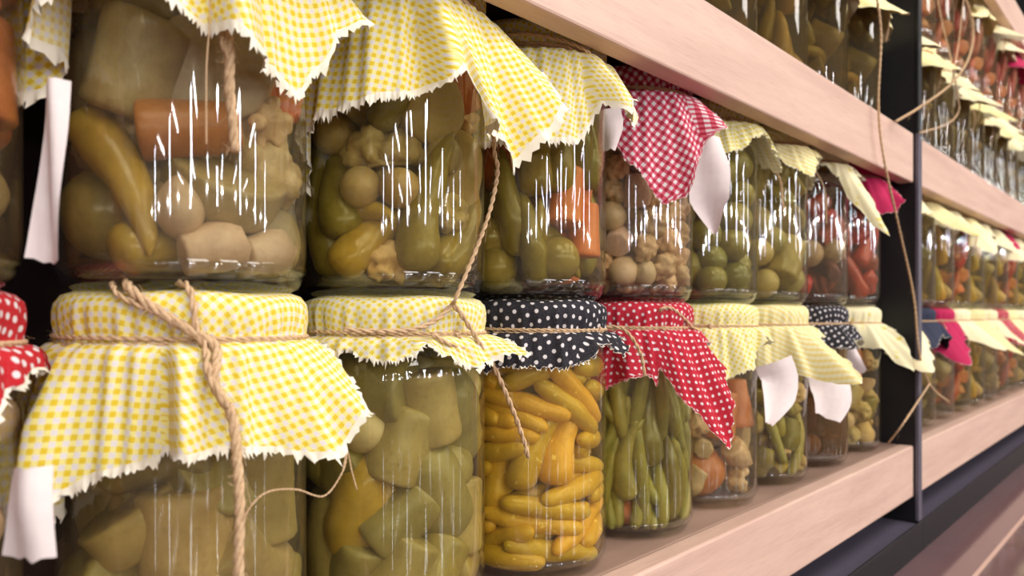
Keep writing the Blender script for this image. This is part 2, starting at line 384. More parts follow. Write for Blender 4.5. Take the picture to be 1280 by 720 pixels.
# ---------------------------------------------------------------- vegetables
def body(L,rf,curve,seg=16,nr=22,seed=0,bump=0.,freq=1.5,flat=1.,ridges=0,ridge=0.,cut=False):
    """closed shape along a bent axis; returns verts,faces,chain of spheres"""
    vs=[];fs=[]; R=(L/curve) if abs(curve)>1e-6 else None
    def axis(t):
        s=(t-.5)*L
        if R is None: return Vector((s,0,0)),Vector((1,0,0))
        a=s/R; return Vector((R*math.sin(a),0,R*(math.cos(a)-1)+R*(1-math.cos(curve/2))*.5)),Vector((math.cos(a),0,-math.sin(a)))
    ts=[(1-math.cos(PI*i/(nr-1)))/2 for i in range(nr)] if not cut else [0,.004,.012,.03,.06]+[.06+.88*i/(nr-7) for i in range(1,nr-7)]+[.94,.97,.988,.996,1]
    for i,t in enumerate(ts):
        p,d=axis(t); n2=Vector((0,1,0)); n1=d.cross(n2)
        r=rf(t)
        if cut:
            q_=min(i,len(ts)-1-i); r=rf(t)*[.02,.72,.87,.95,.99,1][min(q_,5)]
        for k in range(seg):
            a=2*PI*k/seg; q=r*(1+ridge*math.cos(ridges*a) if ridges else r/r)if r>0 else 0
            v=p+(n1*math.cos(a)*flat+n2*math.sin(a))*q
            if bump: v=v+(v-p)*bump*noise.noise(Vector((v.x*100*freq+seed*7,v.y*100*freq,v.z*100*freq)))
            vs.append(v)
    n=len(ts)
    for i in range(n-1):
        for k in range(seg):
            a=i*seg+k;b=i*seg+(k+1)%seg; fs.append((a,b,b+seg,a+seg))
    fs.append(tuple(range(seg))[::-1]); fs.append(tuple((n-1)*seg+k for k in range(seg)))
    nc=max(1,int(round(L/(2*rf(.5)*.62)))) ; ch=[]
    for i in range(nc):
        t=(i+.5)/nc if nc>1 else .5; p,_=axis(t); ch.append((p.x,p.y,p.z,rf(t)*.94))
    return vs,fs,ch
def cap(e=.12): # rounded ends
    return lambda t: math.sqrt(max(0,1-max(0,(e-t)/e)**2))*math.sqrt(max(0,1-max(0,(t-1+e)/e)**2))
def floret(R,seed,sub=5):
    import bmesh
    bm=bmesh.new(); bmesh.ops.create_icosphere(bm,subdivisions=sub,radius=1)
    rd=random.Random(seed); B=[]
    for _ in range(70):
        d=Vector((rd.gauss(0,1),rd.gauss(0,1),abs(rd.gauss(0,1))+.0)).normalized(); B.append((d*rd.uniform(.66,.8),rd.uniform(.15,.25)))
    vs=[]
    for v in bm.verts:
        d=v.co.normalized(); best=.6 if d.z>-.3 else .3
        if d.z<-.45: best=max(best,min(.95,.26/max(.2,math.sqrt(max(1e-6,1-d.z*d.z)))))
        for c,r in B:
            b=d.dot(c); q=b*b-c.length_squared+r*r
            if q>0 and b>0: best=max(best,b+math.sqrt(q))
        best*=1+.05*noise.noise(d*9+Vector((seed,0,0)))+.04*noise.noise(d*22)
        vs.append(d*best*R*1.05)
    fs=[tuple(x.index for x in f.verts) for f in bm.faces]; bm.free()
    return vs,fs,[(0,0,R*.15,R*.82),(0,0,-R*.55,R*.35)]
c=.01
def veg_shape(kind,v):
    s=v*13+len(kind)
    r1=[1,.92,1.08][v%3]
    if kind=='pickled_pepper':   return body(6.2*c*r1,lambda t:.0092*r1*min(1,(1.02-t)**.55*1.15)*cap(.1)(t),[.9,1.3,.5][v],seed=s,bump=.22,freq=.7)
    if kind=='small_pepper':     return body(5.4*c*r1,lambda t:.0056*(.75+.35*math.sin(PI*t))*cap(.12)(t),[.7,1.2,.25][v],seed=s,bump=.2,freq=.9)
    if kind=='cucumber':         return body(5.6*c*r1,lambda t:.0148*(.86+.16*math.sin(PI*t))*cap(.2)(t),[.25,.45,.1][v],seg=24,seed=s,bump=.1,freq=.9)
    if kind=='cucumber_chunk':   return body(3.6*c*r1,lambda t:.0150*r1,[.05,.15,0.][v],seg=24,seed=s,bump=.09,freq=.7,cut=True)
    if kind=='carrot_piece':     return body(3.4*c*r1,lambda t:.0105*r1*(1.08-.3*t),0.,seg=20,seed=s,bump=.1,freq=.8,cut=True)
    if kind=='carrot_slice':     return body(.7*c,lambda t:.0145*r1,0.,seg=36,nr=10,seed=s,ridges=12,ridge=.05,cut=True)
    if kind=='tomato':           return body(3.5*c*r1,lambda t:.0185*r1*math.sqrt(max(0,1-(2*t-1)**2))*(1-.04*t),0.,seg=28,seed=s,bump=.05,freq=.4)
    if kind=='small_green_tomato':return body(2.6*c*r1,lambda t:.0132*r1*math.sqrt(max(0,1-(2*t-1)**2)),0.,seg=24,seed=s,bump=.06,freq=.5)
    if kind=='garlic_clove':     return body(2.3*c*r1,lambda t:.0108*r1*(math.sin(PI*t)**.6)*(1.1-.45*t),.35,seg=18,seed=s,bump=.1,freq=.9,flat=.85)
    if kind=='pearl_onion':      return body(2.0*c*r1,lambda t:.0102*r1*math.sqrt(max(0,1-(2*t-1)**2))*(1.06-.12*t),0.,seg=20,seed=s,bump=.1,freq=.8)
    if kind=='green_bean':       return body(6.8*c*r1,lambda t:.0046*(.8+.3*math.sin(PI*t))*cap(.08)(t),[.5,.9,.2][v],seg=12,seed=s,bump=.16,freq=1.4)
    if kind=='vegetable_chunk':  return body(2.2*c*r1,lambda t:.0098*r1*(1+.12*math.sin(5*t)),.3,seg=7,nr=14,seed=s,bump=.35,freq=.9,cut=True)
    if kind=='cauliflower_floret': return floret(.0195*r1,s)
    if kind=='small_floret': return floret(.0108*r1,s,4)
    if kind=='large_cauliflower': return floret(.031,s)
    if kind=='root_slice': return body(1.3*c,lambda t:.0205*r1,.25,seg=30,nr=16,seed=s,bump=.12,freq=.6,cut=True)
    if kind=='pepper_piece': return body(2.6*c*r1,lambda t:.0088*r1*(1+.12*math.sin(5*t)),.5,seg=12,nr=14,seed=s,bump=.4,freq=.8,flat=.7,cut=True)
SH={};VM={}
def vmesh(kind,v,mk):
    if (kind,v) not in SH:
        SH[(kind,v)]=veg_shape(kind,v)
    if (kind,v,mk) not in VM:
        vs,fs,ch=SH[(kind,v)]; VM[(kind,v,mk)]=mesh(kind,vs,fs,V[mk])
    return VM[(kind,v,mk)],SH[(kind,v)][2]
def rotm(ax,ang):
    return np.array(Matrix.Rotation(ang,3,Vector(ax)))
def pack(items,zb,zt,R,iters=90,seed=1):
    """items: list of dict(chain, pos, rot, mass). relax pieces inside a cylinder"""
    n=len(items); off=[];rad=[];own=[]
    for i,it in enumerate(items):
        for (x,y,z,r) in it['chain']: off.append((x,y,z)); rad.append(r); own.append(i)
    off=np.array(off);rad=np.array(rad);own=np.array(own); pos=np.array([it['pos'] for it in items]); rot=np.array([it['rot'] for it in items]); mass=np.array([it['mass'] for it in items])
    cnt=np.bincount(own,minlength=n).astype(float); ext=np.array([max(1e-4,max(math.sqrt(q[0]**2+q[1]**2+q[2]**2)+q[3] for q in it['chain'])) for it in items])
    same=own[:,None]==own[None,:]; sr=rad[:,None]+rad[None,:]; m=mass[own]; wgt=m[None,:]/(m[:,None]+m[None,:])
    for k in range(iters):
        arm=np.einsum('nij,nj->ni',rot[own],off); cpos=pos[own]+arm
        push=np.zeros_like(cpos)
        if k<iters-8:
            d=cpos[:,None,:]-cpos[None,:,:]; dist=np.sqrt((d**2).sum(-1))+1e-9; ov=np.where(same,0,np.maximum(0,sr*.97-dist))
            push+=((d/dist[...,None])*(ov*wgt)[...,None]).sum(1)*.8
        rr=np.sqrt(cpos[:,0]**2+cpos[:,1]**2)+1e-9; o=np.maximum(0,rr+rad-R); push[:,:2]-=cpos[:,:2]/rr[:,None]*o[:,None]*1.2
        push[:,2]+=np.maximum(0,zb+rad-cpos[:,2])*1.2; push[:,2]-=np.maximum(0,cpos[:,2]+rad-zt)*1.2
        T=np.zeros_like(pos); np.add.at(T,own,push); A=(np.abs(push).sum(1)>0).astype(float); na=np.bincount(own,weights=A,minlength=n)
        T/=np.maximum(1,na)[:,None]; l=np.linalg.norm(T,axis=1); T*= (np.minimum(1,.006/np.maximum(l,1e-9)))[:,None]; pos=pos+T
        tq=np.zeros_like(pos); np.add.at(tq,own,np.cross(arm,push)); tq/=(ext**2*cnt)[:,None]*.6
        for i in range(n):
            a=np.linalg.norm(tq[i])
            if a>1e-4 and cnt[i]>1:
                a2=min(a,.25); rot[i]=rotm(tq[i]/a,a2)@rot[i]
    for i,it in enumerate(items): it['pos']=pos[i]; it['rot']=rot[i]
    return items
def fill(recipe,pins,fa,zt=.123,zb=.0055,R=.0440,seed=1,iters=90):
    rd=random.Random(seed); items=[]
    for (kind,mk,u,zc,psi,yaw) in pins:
        v=rd.randrange(3); me,ch=vmesh(kind,v,mk); r=max(q[3] for q in ch); a=fa+math.asin(max(-.98,min(.98,u)))
        n=Vector((math.cos(a),math.sin(a),0)); tg=Vector((-math.sin(a),math.cos(a),0)); rr=R-r
        hl=max(abs(q[0]) for q in ch)*abs(math.cos(math.radians(psi))); rr=math.sqrt(max(1e-5,rr*rr-hl*hl)) if rr>hl else rr*.3
        p=n*rr; up=Vector((0,0,1)); ps=math.radians(psi)
        X=tg*math.cos(ps)+up*math.sin(ps); Z=(-tg*math.sin(ps)+up*math.cos(ps))
        if kind in('carrot_slice',) or yaw==1: X,Z=n,up
        Yv=Z.cross(X); rot=np.array([[X.x,Yv.x,Z.x],[X.y,Yv.y,Z.y],[X.z,Yv.z,Z.z]])
        items.append(dict(kind=kind,mk=mk,v=v,chain=ch,pos=(p.x,p.y,zc*.01),rot=rot,mass=60.))
    for (kind,mk,cnt,mode) in recipe:
        for _ in range(cnt):
            v=rd.randrange(3); me,ch=vmesh(kind,v,mk); a=rd.uniform(0,2*PI) if rd.random()<.35 else fa+rd.gauss(0,.95)
            r=R*.8*math.sqrt(rd.uniform(.35,1)); z=rd.uniform(zb+.01,zt-.01)
            tg=Vector((-math.sin(a),math.cos(a),0))
            if mode=='v': X=Vector((rd.gauss(0,.18),rd.gauss(0,.18),1))
            elif mode=='h': X=tg+Vector((0,0,rd.gauss(0,.35)))
            else: X=Vector((rd.gauss(0,1),rd.gauss(0,1),rd.gauss(0,1)))
            X.normalize(); Z=Vector((math.cos(a),math.sin(a),.1)); Yv=Z.cross(X).normalized(); Z=X.cross(Yv)
            rot=np.array([[X.x,Yv.x,Z.x],[X.y,Yv.y,Z.y],[X.z,Yv.z,Z.z]])
            items.append(dict(kind=kind,mk=mk,v=v,chain=ch,pos=(r*math.cos(a),r*math.sin(a),z),rot=rot,mass=1.))
    items=pack(items,zb,zt,R,iters,seed)
    for it in items:      # keep every real surface inside the glass
        V0=np.array([tuple(v) for v in SH[(it['kind'],it['v'])][0]])@np.array(it['rot']).T; p=np.array(it['pos'],dtype=float)
        for _ in range(12):
            W=V0+p; rr_=np.hypot(W[:,0],W[:,1]); k=int(rr_.argmax())
            if rr_[k]>.0437: p[:2]-=W[k,:2]/rr_[k]*(rr_[k]-.0437)*1.05
            if W[:,2].min()<.0052: p[2]+=.0052-W[:,2].min()
            if W[:,2].max()>.1265: p[2]-=W[:,2].max()-.1265
        it['pos']=p
    return items
CN={'beige':'beige','cauli':'cream','ypep':'yellow','opep':'olive green','gold':'golden yellow','carrot':'orange','tomato':'red','redpep':'red','cuke':'olive green','cukel':'pale green','green':'green','garlic':'ivory','pale':'pale pinkish','bean':'yellow-green','purple':'dark brown'}
KN={'pickled_pepper':'long pickled pepper','small_pepper':'thin pickled pepper','cucumber':'whole pickled cucumber','cucumber_chunk':'pickled cucumber chunk','carrot_piece':'pickled carrot piece','carrot_slice':'crinkled carrot slice','tomato':'pickled tomato','small_green_tomato':'small round pickled tomato','garlic_clove':'pickled garlic clove','pearl_onion':'round pickled onion','green_bean':'pickled bean','vegetable_chunk':'chopped vegetable chunk','cauliflower_floret':'cauliflower floret','small_floret':'small cauliflower sprig','large_cauliflower':'large cauliflower floret','root_slice':'pickled root slice','pepper_piece':'pepper piece'}
def place(items,loc,where,spin=0.):
    M=Matrix.Rotation(spin,4,'Z')
    for it in items:
        me,_=vmesh(it['kind'],it['v'],it['mk']); R=Matrix([[float(x) for x in r] for r in it['rot']]).to_4x4()
        w=Matrix.Translation(Vector(loc))@M@Matrix.Translation(Vector([float(x) for x in it['pos']]))@R
        o=link(it['kind'],me); o.matrix_world=w
        lab=f"{CN[it['mk']]} {KN[it['kind']]} inside {where}"; o['label']=lab
        o['category']='carrot' if 'carrot' in it['kind'] else 'vegetable'; o['group']=f"{CN[it['mk']]} {KN[it['kind']]}s inside {where}"
# ---------------------------------------------------------------- jars
def new_jar(x,z,label,group,lod,brine,cover_me,tw_me=None,extra=()):
    e=bpy.data.objects.new('pickle_jar',None); COL.objects.link(e); e.location=(x,NJ,z); e.empty_display_size=.02
    e['label']=label; e['category']='jar'; e['group']=group
    g,l,br=JM[lod]; link('glass_body',g,e); link('metal_lid',l,e); link('brine',br[brine],e)
    if cover_me: link('cloth_cover',cover_me,e)
    if tw_me: link('twine',tw_me,e)
    for nm,me in extra: link(nm,me,e)
    return e
def facing(x): return math.atan2(-NJ,-x)
def strip(P,W,thick=.0005,nrm=Vector((-.7,-.7,0))):
    """hanging cloth strip with a slight curl: path P (local), widths W"""
    path=crom(P,.004); n=len(path); vs=[];fs=[];K=6
    for i,p in enumerate(path):
        t=i/(n-1); f=t*(len(W)-1); k=min(int(f),len(W)-2); w=W[k]*(1-(f-k))+W[k+1]*(f-k)
        d=(path[min(i+1,n-1)]-path[max(i-1,0)]).normalized(); side=d.cross(nrm).normalized()
        for q in range(K+1):
            s=q/K-.5; vs.append(p+side*w*s+nrm*(.0025*math.cos(s*5+i*.25))+d*(random.uniform(-.0012,.0012) if i==n-1 else 0))
    m=K+1
    for i in range(n-1):
        for q in range(K): a=i*m+q; fs.append((a,a+1,a+m+1,a+m))
    nv=len(vs); vs+=[Vector(v)+nrm*-thick for v in vs]; fs+=[tuple(x+nv for x in f[::-1]) for f in fs]
    return vs,fs
exec_hero=[]
def hero(k,row,cover,label,group,brine,cps,panels,recipe,pins,where,opts=None,tw=(),strips=(),knot=10,twr=.0009,seed=None,iters=90,hair=60):
    x=S0X+k*D; z=ZS+(row)*H; fa=facing(x); seed=seed or (k*7+row*31+5); o=Vector((x,NJ,z))
    cps=resolve(k,row,cps); cm=cloth(fa,cps,CL[cover],panels,seed=seed,**(opts or {}))
    parts=tie_parts(fa,knot,twr,True,seed)
    for i,(pts,r,h) in enumerate(tw):
        P=[]
        for q in pts:
            if len(q)==4: P.append(pol(fa,q[1],q[2]*.01,q[3]*.01))
            else: P.append(at(q[0],q[1],q[2])-o)
        parts.append(twine(P,r,h,seed=seed+i+20,ply=3 if r>.0013 else 2))
    tm=mesh('twine',*cat(parts),TW)
    ex=[]
    for pts,W in strips:
        ex.append(('folded_corner',mesh('folded_corner',*strip([at(*q)-o for q in pts],W),WHITE)))
    new_jar(x,z,label,group,'hi',brine,cm,tm,ex)
    place(fill(recipe,pins,fa,seed=seed,iters=iters),o,where)
G1='jars on the lower shelf of the near bay'
def relc(hs,rot,droop,flare=None): return square_cps(hs,rot,droop,flare)
def resolve(k,row,cps,ztie=.1345,rt=.0438):
    '''outline entries: (a,L,droop) | (a,'y',py,droop) | ('P',a,px,py); returns (angle, skirt length cm, droop deg)'''
    x=S0X+k*D; z0=ZS+row*H; fa=facing(x); out=[]
    for q in cps:
        if q[0]=='P':
            _,a,px,py=q; th=fa+math.radians(a); t=(px-640)/F; dx=(CP+t*SP,SP-t*CP)  # ray in plan
            c_,s_=math.cos(th),math.sin(th)
            # x+r c = m dx0 ; NJ + r s = m dx1
            m=(x*s_-NJ*c_)/(dx[0]*s_-dx[1]*c_); r=((m*dx[0]-x)*c_+(m*dx[1]-NJ)*s_); z=CZ+(Y0-py)/F*m-z0
            r=max(r,RJ+.001); dr=math.degrees(math.atan2(ztie-z,max(.001,r-rt))); L=math.hypot(ztie-z,r-rt)*1.02
            out.append((a,L*100,dr))
        elif q[1]=='y':
            a,_,py,dr=q; th=fa+math.radians(a); sd=math.sin(math.radians(dr)); L=.03
            for _i in range(12):
                r=max(RJ,rt+L*math.cos(math.radians(dr))); X=x+r*math.cos(th); Y=NJ+r*math.sin(th); m=X*CP+Y*SP
                z=CZ+(Y0-py)/F*m-z0; L=max(.004,(ztie-z)/sd)
            out.append((a,L*100,dr))
        else: out.append(q)
    return sorted(out)
def HEROES():
    # ---- lower row
    hero(-1,0,'crd','jar with a cherry red dotted cover at the left edge, lower row',G1,'pink',relc(7.3,20,82),[-70,20,110,-160],
         [('pearl_onion','pale',24,'r'),('carrot_piece','carrot',6,'r')],[],'the cherry red dotted jar',knot=40)
    hero(0,0,'yg','large jar with yellow gingham cover and thick braided twine, lower row',G1,'hazy',
         [(-180,3,75),(-130,4,75),(-100,4.6,78),('P',-78,-6,620),(-60,'y',660,80),(-42,'y',628,82),(-28,'y',606,84),(-13,'y',592,85),(-7,'y',572,85),(10,'y',571,85),(28,'y',577,80),('P',42,412,576),('P',50,455,522),('P',58,432,478),('P',70,395,440),(100,3.0,60),(150,3,70)],
         [-56,-10,100,-150],[('cucumber_chunk','beige',16,'r'),('cucumber','beige',6,'r'),('root_slice','cukel',12,'r'),('vegetable_chunk','cukel',10,'r')],
         [('cucumber_chunk','beige',-.1,6.2,60,0),('cucumber_chunk','cukel',-.6,5.4,15,0),('cucumber_chunk','cukel',.5,6.5,100,0),('cucumber_chunk','beige',-.25,3.2,10,0),('tomato','beige',.1,6,0,0),('cucumber_chunk','cukel',.75,4,90,0)],'the large braided twine jar',
         dict(NA=560,wave=(.0014,8),folds=.011,top_rot=38),
         tw=[([('p',-28,4.0,15.45),('p',-22,4.5,15.2),('p',-12,4.75,14.6),('p',0,4.8,13.9),('p',10,4.95,13.3),(268,480,.232),(290,520,.228),(297,580,.226),(300,640,.224),(298,700,.224),(302,760,.224)],.0017,160),
             ([('p',-5,3.6,15.5),('p',0,4.4,15.35),('p',2,4.75,14.7),('p',3,4.85,13.9),('p',6,5.0,13.3),(262,470,.231),(285,510,.226)],.0013,50),
             ([('p',-45,3.4,15.42),('p',-34,4.1,15.4),('p',-26,4.6,15.0),('p',-10,4.8,14.4),('p',2,4.85,13.8)],.0010,30),
             ([(298,668,.223),(312,635,.222),(335,615,.222),(370,612,.221),(405,620,.221),(428,590,.222),(434,566,.224)],.00035,0),
             ([(428,590,.222),(434,566,.224),(440,590,.223),(446,612,.222)],.0003,0)],
         strips=[([(36,585,.222),(32,630,.22),(34,700,.219)],[.010,.0125,.0155])],knot=6)
    hero(1,0,'ygs','jar of whole cucumbers under a short yellow gingham cover, lower row',G1,'green',
         [(-180,2,60),(-120,2.2,60),(-80,'y',460,60),(-60,'y',455,70),(-38,'y',463,76),(-22,'y',448,76),(-14,'y',458,76),(0,'y',462,76),(9,'y',455,76),(16,'y',441,76),(26,'y',457,74),(40,'y',468,72),('P',50,604,461),('P',57,630,446),('P',62,656,450),('P',74,630,428),(110,2.0,50),(150,2,60)],
         [-34,8,125,-140],[('cucumber','cukel',6,'v'),('cucumber_chunk','cukel',22,'v'),('cucumber_chunk','cuke',10,'v')],
         [('cucumber','cuke',.08,10.2,80,0),('cucumber','cukel',.55,9.4,96,0),('pearl_onion','garlic',-.28,8.6,0,0),('cucumber','cuke',-.62,9.5,92,0),('cucumber','cukel',-.45,3.4,90,0),('cucumber','cukel',.3,5.5,86,0),('cucumber','cuke',.8,4.2,88,0),('cucumber','ypep',-.1,6.4,85,0),('cucumber_chunk','cukel',.12,1.8,80,0)],'the cucumber jar',
         dict(NA=520,wave=(.0012,11),folds=.003,top_rot=50,fray=.0022),
         tw=[([(430,412,.249),(470,414,.243),(515,412,.2395),(545,400,.2385),(566,380,.2385)],.0011,50),([(566,380,.2385),(580,398,.2375),(600,430,.237),(618,460,.2355),(640,510,.234),(655,552,.233),(660,572,.233)],.0012,70),
             ([(540,418,.239),(566,432,.236),(600,437,.238)],.0010,30)],knot=38)
    hero(2,0,'nd','jar of golden peppers under a navy cover with white dots, lower row',G1,'gold',
         [(-180,2,60),(-110,2.5,60),(-60,'y',480,70),(-10,'y',467,76),(14,'y',468,76),(33,'y',460,74),(46,'y',441,70),(56,'y',438,60),('P',66,769,451),('P',71,780,443),('P',80,772,426),(110,1.8,55)],
         [-50,30,130],[('small_pepper','gold',96,'h')],
         [('pickled_pepper','gold',-.3,6.5,75,0),('pickled_pepper','gold',.15,7.5,50,0),('pickled_pepper','gold',.6,8.2,60,0),('small_pepper','gold',.2,10.6,5,0)],'the navy dotted jar',
         dict(wave=(.0014,9),folds=.003,top_rot=20,fray=.0010),tw=[([(752,408,.256),(780,412,.245),(800,440,.238),(806,470,.236)],.0011,40)],knot=60,iters=110)
    hero(3,0,'rd','jar under a red white-dotted cover with a long pointed flap, lower row',G1,'green',
         [(-180,2.5,60),(-110,3,60),(-60,'y',500,76),(-22,'y',493,78),(5,'y',478,78),(15,'y',478,76),(19,'y',490,76),(22,'y',468,74),('P',33,858,511),('P',43,902,553),('P',46,908,561),('P',54,914,508),('P',63,902,467),('P',72,874,434),(100,1.8,50)],
         [-8,95,-120],[('green_bean','bean',90,'v'),('pickled_pepper','opep',6,'v'),('carrot_piece','carrot',3,'r')],
         [('carrot_piece','carrot',-.3,1.6,0,0),('pickled_pepper','opep',.3,7.5,85,0),('pickled_pepper','opep',-.4,7.5,95,0),('carrot_piece','carrot',-.5,9.5,80,0),('pickled_pepper','bean',.05,5.2,75,0)],'the red dotted flap jar',
         dict(wave=(.001,7),folds=.004,top_rot=10,fray=.0006,ztie=.1345),tw=[([(838,402,.25),(825,388,.246),(838,385,.243),(855,398,.241),(868,412,.240)],.0011,40),([(838,402,.248),(855,408,.243),(872,412,.241)],.0009,20)],knot=30)
    hero(4,0,'ygp','jar with pale yellow gingham cover and a big carrot at its base, lower row',G1,'clear',
         [(-180,2.5,60),(-100,2.8,60),(-50,'y',480,80),(-10,'y',485,80),(20,'y',480,78),(38,'y',465,74),('P',58,942,449),('P',72,944,425),(100,2.0,50),(120,2.2,60)],
         [-30,60,160],[('cauliflower_floret','cauli',5,'r'),('small_floret','cauli',16,'r'),('pickled_pepper','opep',6,'v'),('carrot_piece','carrot',4,'v'),('vegetable_chunk','cauli',10,'r')],
         [('tomato','carrot',-.1,2.2,0,0),('carrot_piece','carrot',.3,8.8,85,0),('carrot_piece','carrot',.38,7.0,85,0)],'the pale gingham carrot jar',
         dict(folds=.004,top_rot=12,fray=.0008),knot=10,strips=[([(968,452,.236),(975,480,.232),(960,530,.23)],[.03,.028,.006])])
    hero(5,0,'ystr','jar of chopped pickles under a broad lemon striped flap, lower row',G1,'yellow',
         [(-180,2.5,60),(-100,3,60),(-50,'y',468,78),(0,'y',462,78),('P',26,978,467),('P',38,1012,476),('P',50,1076,479),('P',60,1052,446),('P',70,1022,425),(100,1.8,50),(130,2.2,60)],
         [-20,85,170],[('pepper_piece','opep',24,'r'),('vegetable_chunk','cauli',16,'r'),('small_floret','cauli',16,'r'),('green_bean','bean',14,'v')],[],'the lemon striped jar',
         dict(folds=.003,fray=.0006,NA=300),knot=0,strips=[([(1036,470,.236),(1040,495,.231),(1034,522,.231)],[.036,.036,.022])])
    hero(6,0,'nd','jar of brown brine under a small navy dotted cover, lower row',G1,'brown',
         [(-180,2.5,60),(-60,3.0,78),(0,'y',440,76),(30,'y',438,70),('P',52,1075,440),('P',62,1046,428),(90,2,55)],
         [-40,90],[('pepper_piece','purple',30,'r'),('garlic_clove','beige',8,'r')],[],'the brown brine jar',dict(NA=300,folds=.003,fray=.0005),knot=0,
         strips=[([(1056,420,.25),(1064,450,.244),(1072,470,.242)],[.012,.018,.02])])
    hero(7,0,'fl','last jar before the black post, cream floral cover, lower row',G1,'yellow',
         [(-180,2.5,60),(-60,2.6,78),(0,'y',440,78),(25,'y',437,76),('P',38,1095,438),('P',50,1140,466),('P',57,1136,442),('P',66,1110,410),(90,2,50),(120,2,60)],
         [-40,30,140],[('small_floret','cauli',26,'r'),('garlic_clove','pale',14,'r'),('vegetable_chunk','cauli',14,'r'),('pepper_piece','opep',6,'r')],[('carrot_piece','carrot',.45,9.5,88,0)],'the cream floral jar by the post',dict(NA=300,folds=.003,fray=.0006),knot=20)
    # ---- upper row
    G2='jars stacked on the lower row of the near bay'
    hero(-1,1,'yg','jar of carrots under yellow gingham at the left edge, upper row',G2,'pink',relc(8.6,12,70),[-80,20,110,-160],
         [('carrot_piece','carrot',34,'v'),('pearl_onion','pale',8,'r')],[('carrot_piece','carrot',.8,10,90,0),('carrot_piece','carrot',.9,7,85,0),('carrot_piece','carrot',.7,6,80,0),('garlic_clove','beige',.85,3,90,0)],'the carrot jar at the left edge',
         tw=[],strips=[],knot=40)
    hero(0,1,'yg','large jar of mixed pickles with a big cauliflower floret, upper row',G2,'clear',
         [(-180,2,60),(-120,2.6,70),(-95,3.4,72),('P',-72,16,50),('P',-58,34,132),('P',-45,108,84),(-42,'y',74,78),(-37,'y',30,76),(-30,'y',-20,70),(-20,'y',-35,66),(-10,'y',-20,66),(-5,'y',14,74),(2,'y',34,76),(10,'y',52,78),(19,'y',80,78),('P',32,318,103),('P',47,358,127),('P',53,386,94),('P',60,412,48),('P',67,446,36),(80,2.2,50),(150,2,60)],
         [-50,5,88,-150],[('cauliflower_floret','cauli',3,'r'),('small_floret','cauli',5,'r'),('vegetable_chunk','pale',3,'r'),('garlic_clove','beige',4,'r'),('cucumber_chunk','beige',4,'r'),('root_slice','beige',4,'r'),('carrot_slice','carrot',2,'r')],
         [('large_cauliflower','cauli',.5,5.0,0,0),('pickled_pepper','ypep',-.62,4.2,-62,0),('tomato','beige',-.38,10.8,0,0),('root_slice','beige',-.4,7.9,0,1),('carrot_piece','carrot',-.12,6.3,20,0),('root_slice','pale',.02,9.3,10,1),('root_slice','beige',.5,9.4,0,1),('pickled_pepper','ypep',.35,1.8,5,0),('tomato','green',-.9,3,0,0),('garlic_clove','pale',-.1,2.6,80,0)],'the big cauliflower jar',
         dict(NA=560,wave=(.001,7),folds=.006,top_rot=35,fray=.0026,rt=.0438),
         tw=[([('p',12,4.5,13.8),(282,20,.232),(287,70,.230),(287,110,.230),(291,150,.230),(294,190,.229)],.0017,140),([('p',14,4.5,13.8),(276,30,.231),(289,80,.229)],.0010,20),
             ([('p',10,4.5,13.5),(262,20,.232),(258,90,.228),(258,180,.227)],.00028,0)],
         strips=[([(68,100,.243),(66,160,.24),(60,250,.24),(56,328,.24)],[.007,.008,.0085,.0095])],knot=12)
    hero(1,1,'yg','mixed pickle jar under wide yellow gingham with two long corners, upper row',G2,'yellow',
         [(-180,3,60),(-120,4,72),(-96,5.6,78),('P',-72,385,276),('P',-58,415,248),('P',-44,448,190),(-30,'y',152,78),(-14,'y',145,80),(0,'y',135,78),(17,'y',119,74),(28,'y',96,70),(31,'y',158,62),('P',40,596,174),('P',46,622,184),('P',50,634,218),('P',57,682,176),('P',64,702,140),('P',76,665,95),(95,2.6,44),(120,3,60)],
         [-54,12,100,-140],[('cauliflower_floret','cauli',7,'r'),('pickled_pepper','opep',10,'v'),('cucumber','cuke',4,'v'),('pearl_onion','beige',8,'r'),('small_floret','cauli',10,'r')],
         [('cauliflower_floret','cauli',.0,7.4,0,0),('cucumber','cukel',.62,5.8,92,0),('cucumber_chunk','cukel',.15,9.6,10,1),('carrot_piece','carrot',.55,11.3,85,0),('pearl_onion','beige',-.42,4.8,0,0),('cucumber','cuke',-.35,2.0,0,0),('pickled_pepper','ypep',.15,2.4,50,0),('pickled_pepper','opep',.4,4.6,70,0),('pearl_onion','cauli',-.5,9.2,0,0),('pickled_pepper','ypep',-.6,2.8,5,0),('cucumber_chunk','cuke',.1,11,80,0)],'the two cornered gingham jar',
         dict(NA=560,wave=(.0014,8),folds=.0065,top_rot=30,fray=.0026),
         tw=[([('p',-20,4.6,13.9),('p',0,4.7,14.1),('p',25,4.8,13.7),('p',40,4.9,13.1),],.0013,30),([('p',44,4.7,13.4),(614,150,.236),(618,190,.235),(622,215,.234),(612,265,.233),(592,320,.233),(570,372,.233),(566,380,.2385)],.0010,60)],knot=-50)
